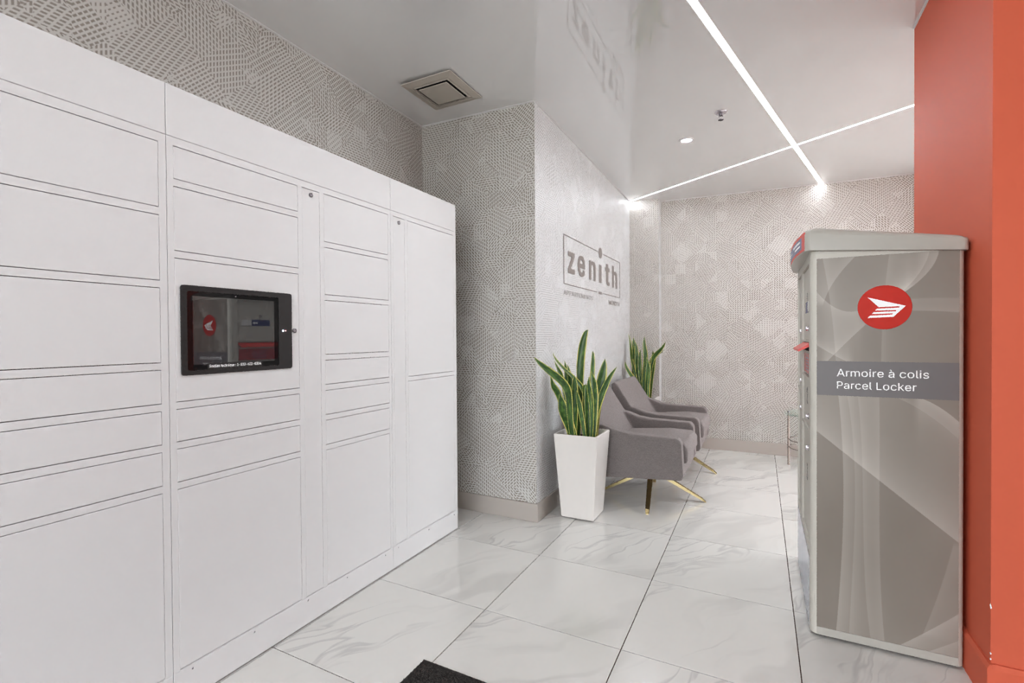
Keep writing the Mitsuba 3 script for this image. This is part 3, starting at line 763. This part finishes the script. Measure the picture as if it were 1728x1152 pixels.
def planter(cx, cy, half_b, half_t, H, label, leaves, first_turn):
    t = thing('potted_snake_plant', label, 'potted plant', 'snake plants in tall white planters')
    def sq(h, z):
        return [(cx + h * a, cy + h * b, z) for a, b in ((-1, -1), (1, -1), (1, 1), (-1, 1))]
    c = 0.004
    def oct_(h, z):
        return [(cx + a, cy + b, z) for a, b in ((-h + c, -h), (h - c, -h), (h, -h + c), (h, h - c), (h - c, h), (-h + c, h), (-h, h - c), (-h, -h + c))]
    outer = Manifold.hull_points(np.array(oct_(half_b - .004, 0.006) + oct_(half_b, 0.010) + oct_(half_t, H - 0.003) + oct_(half_t - .003, H)))
    inner = Manifold.hull_points(np.array(sq(half_b, 0.20) + sq(half_t - 0.011, H + 0.01)))
    obj('planter', ply(to_tri(outer - inner), 'planter_white'), t, 'tall tapered glossy white planter')
    feet = [bx(cx + sx_ * (half_b - .03) - .012, cx + sx_ * (half_b - .03) + .012, cy + sy_ * (half_b - .03) - .012, cy + sy_ * (half_b - .03) + .012, 0, 0.010) for sx_ in (-1, 1) for sy_ in (-1, 1)]
    for f in feet:
        obj('foot', ply(f, 'black_plastic'), t)
    g = np.linspace(-1, 1, 15)
    hs = half_t - 0.020
    gx, gy = np.meshgrid(cx + g * hs, cy + g * hs, indexing='ij')
    z = H - 0.045 + 0.012 * (meshkit.noise(np.stack([gx * 40, gy * 40, gx * 0], -1)) - 0.5)
    sv = np.stack([gx, gy, z], -1).reshape(-1, 3)
    sf = []
    for i in range(14):
        for j in range(14):
            a = i * 15 + j
            sf += [(a, a + 15, a + 16), (a, a + 16, a + 1)]
    obj('soil', ply(trimesh.Trimesh(sv, np.array(sf), process=False), {'type': 'twosided', 'bsdf': {'type': 'ref', 'id': 'soil'}}), t, 'dark soil')
    rng = np.random.default_rng(int(first_turn * 100) + 5)
    for w, pts in leaves:
        pts = [list(q) for q in pts]
        pts[-1][2] = H - 0.05
        lim = half_t - 0.03
        pts[-1][0] = min(max(pts[-1][0], cx - lim), cx + lim)
        pts[-1][1] = min(max(pts[-1][1], cy - lim), cy + lim)
        m, uv = leaf_mesh(pts, w * 1.15, 0.47 + rng.uniform(-0.55, 0.55))
        obj('leaf', ply(m, 'snake_leaf', smooth=True, uv=uv), t)

LEAVES_1 = [
 (0.045, [(-1.244, 2.72, 1.089), (-1.188, 2.818, 1.003), (-1.126, 2.921, 0.913), (-1.121, 2.995, 0.794), (-1.12, 3.06, 0.583)]),
 (0.030, [(-1.247, 3.03, 1.106), (-1.190, 3.06, 1.006), (-1.100, 3.10, 0.909), (-1.06, 3.14, 0.796), (-1.052, 3.15, 0.554)]),
 (0.050, [(-1.06, 3.22, 1.261), (-1.093, 3.213, 1.179), (-1.11, 3.207, 1.029), (-1.113, 3.202, 0.878), (-1.131, 3.2, 0.538)]),
 (0.028, [(-1.023, 3.2, 1.115), (-1.021, 3.191, 1.016), (-1.031, 3.184, 0.809), (-1.042, 3.18, 0.55)]),
 (0.058, [(-0.952, 3.25, 1.059), (-0.967, 3.227, 0.941), (-0.993, 3.21, 0.771), (-1.011, 3.2, 0.549)]),
 (0.035, [(-0.829, 3.1, 1.017), (-0.895, 3.107, 0.917), (-0.941, 3.113, 0.808), (-0.973, 3.118, 0.69), (-0.982, 3.12, 0.566)]),
 (0.030, [(-1.244, 3.05, 1.051), (-1.219, 3.082, 0.967), (-1.198, 3.107, 0.854), (-1.157, 3.12, 0.588)]),
 (0.038, [(-1.253, 3.0, 0.955), (-1.241, 3.036, 0.874), (-1.213, 3.065, 0.799), (-1.142, 3.08, 0.589)]),
 (0.034, [(-1.162, 3.08, 1.027), (-1.148, 3.089, 0.917), (-1.144, 3.096, 0.777), (-1.134, 3.1, 0.564)]),
 (0.040, [(-1.103, 3.05, 0.958), (-1.101, 3.055, 0.856), (-1.103, 3.058, 0.711), (-1.108, 3.06, 0.573)]),
 (0.066, [(-1.187, 3.00, 0.835), (-1.172, 3.020, 0.736), (-1.142, 3.040, 0.641), (-1.105, 3.055, 0.573)]),
 (0.045, [(-0.993, 3.07, 0.988), (-0.982, 3.084, 0.895), (-0.978, 3.094, 0.765), (-0.994, 3.1, 0.568)]),
 (0.030, [(-1.0, 3.05, 0.954), (-1.003, 3.064, 0.867), (-0.992, 3.074, 0.766), (-0.999, 3.08, 0.572)]),
 (0.030, [(-1.063, 3.12, 0.888), (-1.056, 3.133, 0.799), (-1.064, 3.14, 0.555)]),
 (0.028, [(-1.081, 3.03, 0.86), (-1.058, 3.049, 0.716), (-1.029, 3.06, 0.573)]),
 (0.040, [(-1.217, 3.17, 1.047), (-1.196, 3.165, 0.909), (-1.18, 3.162, 0.759), (-1.164, 3.16, 0.55)]),
 (0.040, [(-1.13, 3.22, 0.967), (-1.132, 3.207, 0.802), (-1.139, 3.2, 0.538)]),
 (0.036, [(-1.16, 3.10, 0.93), (-1.155, 3.11, 0.80), (-1.12, 3.12, 0.555)]),
 (0.036, [(-1.04, 3.10, 0.90), (-1.035, 3.11, 0.76), (-1.03, 3.12, 0.555)]),
]
LEAVES_2 = [
 (0.030, [(-1.264, 5.2, 1.241), (-1.242, 5.193, 1.105), (-1.225, 5.187, 0.951), (-1.183, 5.182, 0.767), (-1.153, 5.18, 0.553)]),
 (0.045, [(-1.22, 5.25, 1.201), (-1.214, 5.239, 1.089), (-1.201, 5.231, 0.934), (-1.177, 5.224, 0.733), (-1.146, 5.22, 0.549)]),
 (0.035, [(-1.228, 5.2, 1.167), (-1.213, 5.2, 0.997), (-1.21, 5.2, 0.78), (-1.165, 5.2, 0.55)]),
 (0.040, [(-1.09, 5.2, 1.205), (-1.091, 5.2, 1.09), (-1.08, 5.2, 0.953), (-1.103, 5.2, 0.784), (-1.119, 5.2, 0.553)]),
 (0.035, [(-1.134, 5.2, 1.074), (-1.144, 5.2, 0.936), (-1.134, 5.2, 0.767), (-1.104, 5.2, 0.554)]),
 (0.042, [(-0.855, 5.05, 1.152), (-0.918, 5.085, 1.064), (-0.989, 5.115, 0.981), (-1.023, 5.138, 0.836), (-1.049, 5.15, 0.562)]),
 (0.020, [(-0.888, 5.15, 1.071), (-0.946, 5.161, 1.024), (-1.007, 5.169, 0.963), (-1.035, 5.176, 0.788), (-1.055, 5.18, 0.559)]),
 (0.045, [(-0.987, 5.1, 1.059), (-0.987, 5.123, 0.958), (-1.005, 5.14, 0.822), (-1.034, 5.15, 0.563)]),
 (0.040, [(-1.044, 5.1, 0.988), (-1.043, 5.109, 0.868), (-1.049, 5.116, 0.717), (-1.05, 5.12, 0.566)]),
 (0.030, [(-1.016, 5.05, 0.953), (-1.019, 5.073, 0.841), (-1.032, 5.09, 0.72), (-1.031, 5.1, 0.569)]),
 (0.045, [(-1.268, 5.08, 0.948), (-1.256, 5.105, 0.863), (-1.2, 5.125, 0.771), (-1.144, 5.141, 0.665), (-1.123, 5.15, 0.559)]),
 (0.044, [(-1.056, 5.12, 0.994), (-1.074, 5.134, 0.865), (-1.088, 5.144, 0.713), (-1.086, 5.15, 0.56)]),
 (0.044, [(-1.189, 5.2, 1.151), (-1.175, 5.2, 1.013), (-1.164, 5.2, 0.82), (-1.142, 5.2, 0.552)]),
]
planter(-1.083, 3.145, 0.113, 0.150, 0.567, 'large snake plant in a white planter at the wall corner before both chairs', LEAVES_1, 1.0)
planter(-1.115, 5.190, 0.113, 0.150, 0.567, 'snake plant in a white planter in the far corner behind the second chair', LEAVES_2, 2.0)

# ------------------------------------------------------------------ glass side table
tb = thing('side_table', 'round glass side table with bronze legs half hidden by the beige locker', 'table')
tcx, tcy, tr = 0.455, 5.185, 0.262
obj('table_top', ply(lathe([(0, 0.484), (tr - .002, 0.484), (tr, 0.486), (tr, 0.494), (tr - .002, 0.496), (0, 0.496)], 64, at=(tcx, tcy, 0)), 'table_glass', smooth=30), tb, 'clear glass top with a green edge')
legs = [(-0.219, 0.018), (-0.03, 0.217), (0.215, 0.03), (0.02, -0.217)]
for lx_, ly_ in legs:
    lg = obj('leg', ply(rod((tcx + lx_, tcy + ly_, 0.0), (tcx + lx_, tcy + ly_, 0.484), 0.0105, 16), 'bronze', smooth=30), tb, 'slim bronze leg')
    obj('cap', ply(lathe([(0, 0.506), (0.009, 0.504), (0.011, 0.497), (0.011, 0.496), (0, 0.496)], 16, at=(tcx + lx_, tcy + ly_, 0)), 'dark_steel', smooth=30), lg)
for z in (0.245, 0.175):
    a = np.linspace(0, 2 * math.pi, 49)
    ring = trimesh.creation.torus(major_radius=0.218, minor_radius=0.004, major_sections=48, minor_sections=10)
    ring.apply_translation((tcx, tcy, z))
    obj('brace_ring', ply(ring, 'bronze', smooth=True), tb, 'thin bronze ring')

# ------------------------------------------------------------------ entrance mat
def mat_mesh():
    x0, x1, y0, y1 = -1.128, 1.00, -0.60, 1.452
    nx, ny = 220, 40
    h = 0.007
    m = to_tri(cbx(x0, x1, y0, y1, 0.0, h, 0.003))
    return m
em_ = thing('entrance_mat', 'corner of a charcoal ribbed entrance mat on the marble floor at the bottom edge', 'mat')
obj('carpet', ply(mat_mesh(), 'mat_carpet'), em_)
# rows of ribs, one piece of pile
rng = np.random.default_rng(3)
ribs_v, ribs_f = [], []
for r_i in range(26):
    y = 1.446 - r_i * 0.0095
    xs = np.arange(-1.124, -0.80, 0.0065)
    for x in xs:
        b = len(ribs_v)
        hx, hy, hz = 0.0029, 0.0036, 0.0022 + 0.0012 * rng.random()
        jx = 0.0032 * (r_i % 2)
        ribs_v += [(x + jx - hx, y - hy, 0.0068), (x + jx + hx, y - hy, 0.0068), (x + jx + hx, y + hy, 0.0068), (x + jx - hx, y + hy, 0.0068), (x + jx + rng.normal(0, .0008), y + rng.normal(0, .0008), 0.007 + hz)]
        ribs_f += [(b, b + 1, b + 4), (b + 1, b + 2, b + 4), (b + 2, b + 3, b + 4), (b + 3, b, b + 4)]
kp = obj('pile', ply(trimesh.Trimesh(np.array(ribs_v), np.array(ribs_f), process=False), 'mat_carpet'), em_)
labels[kp] = {'kind': 'stuff'}
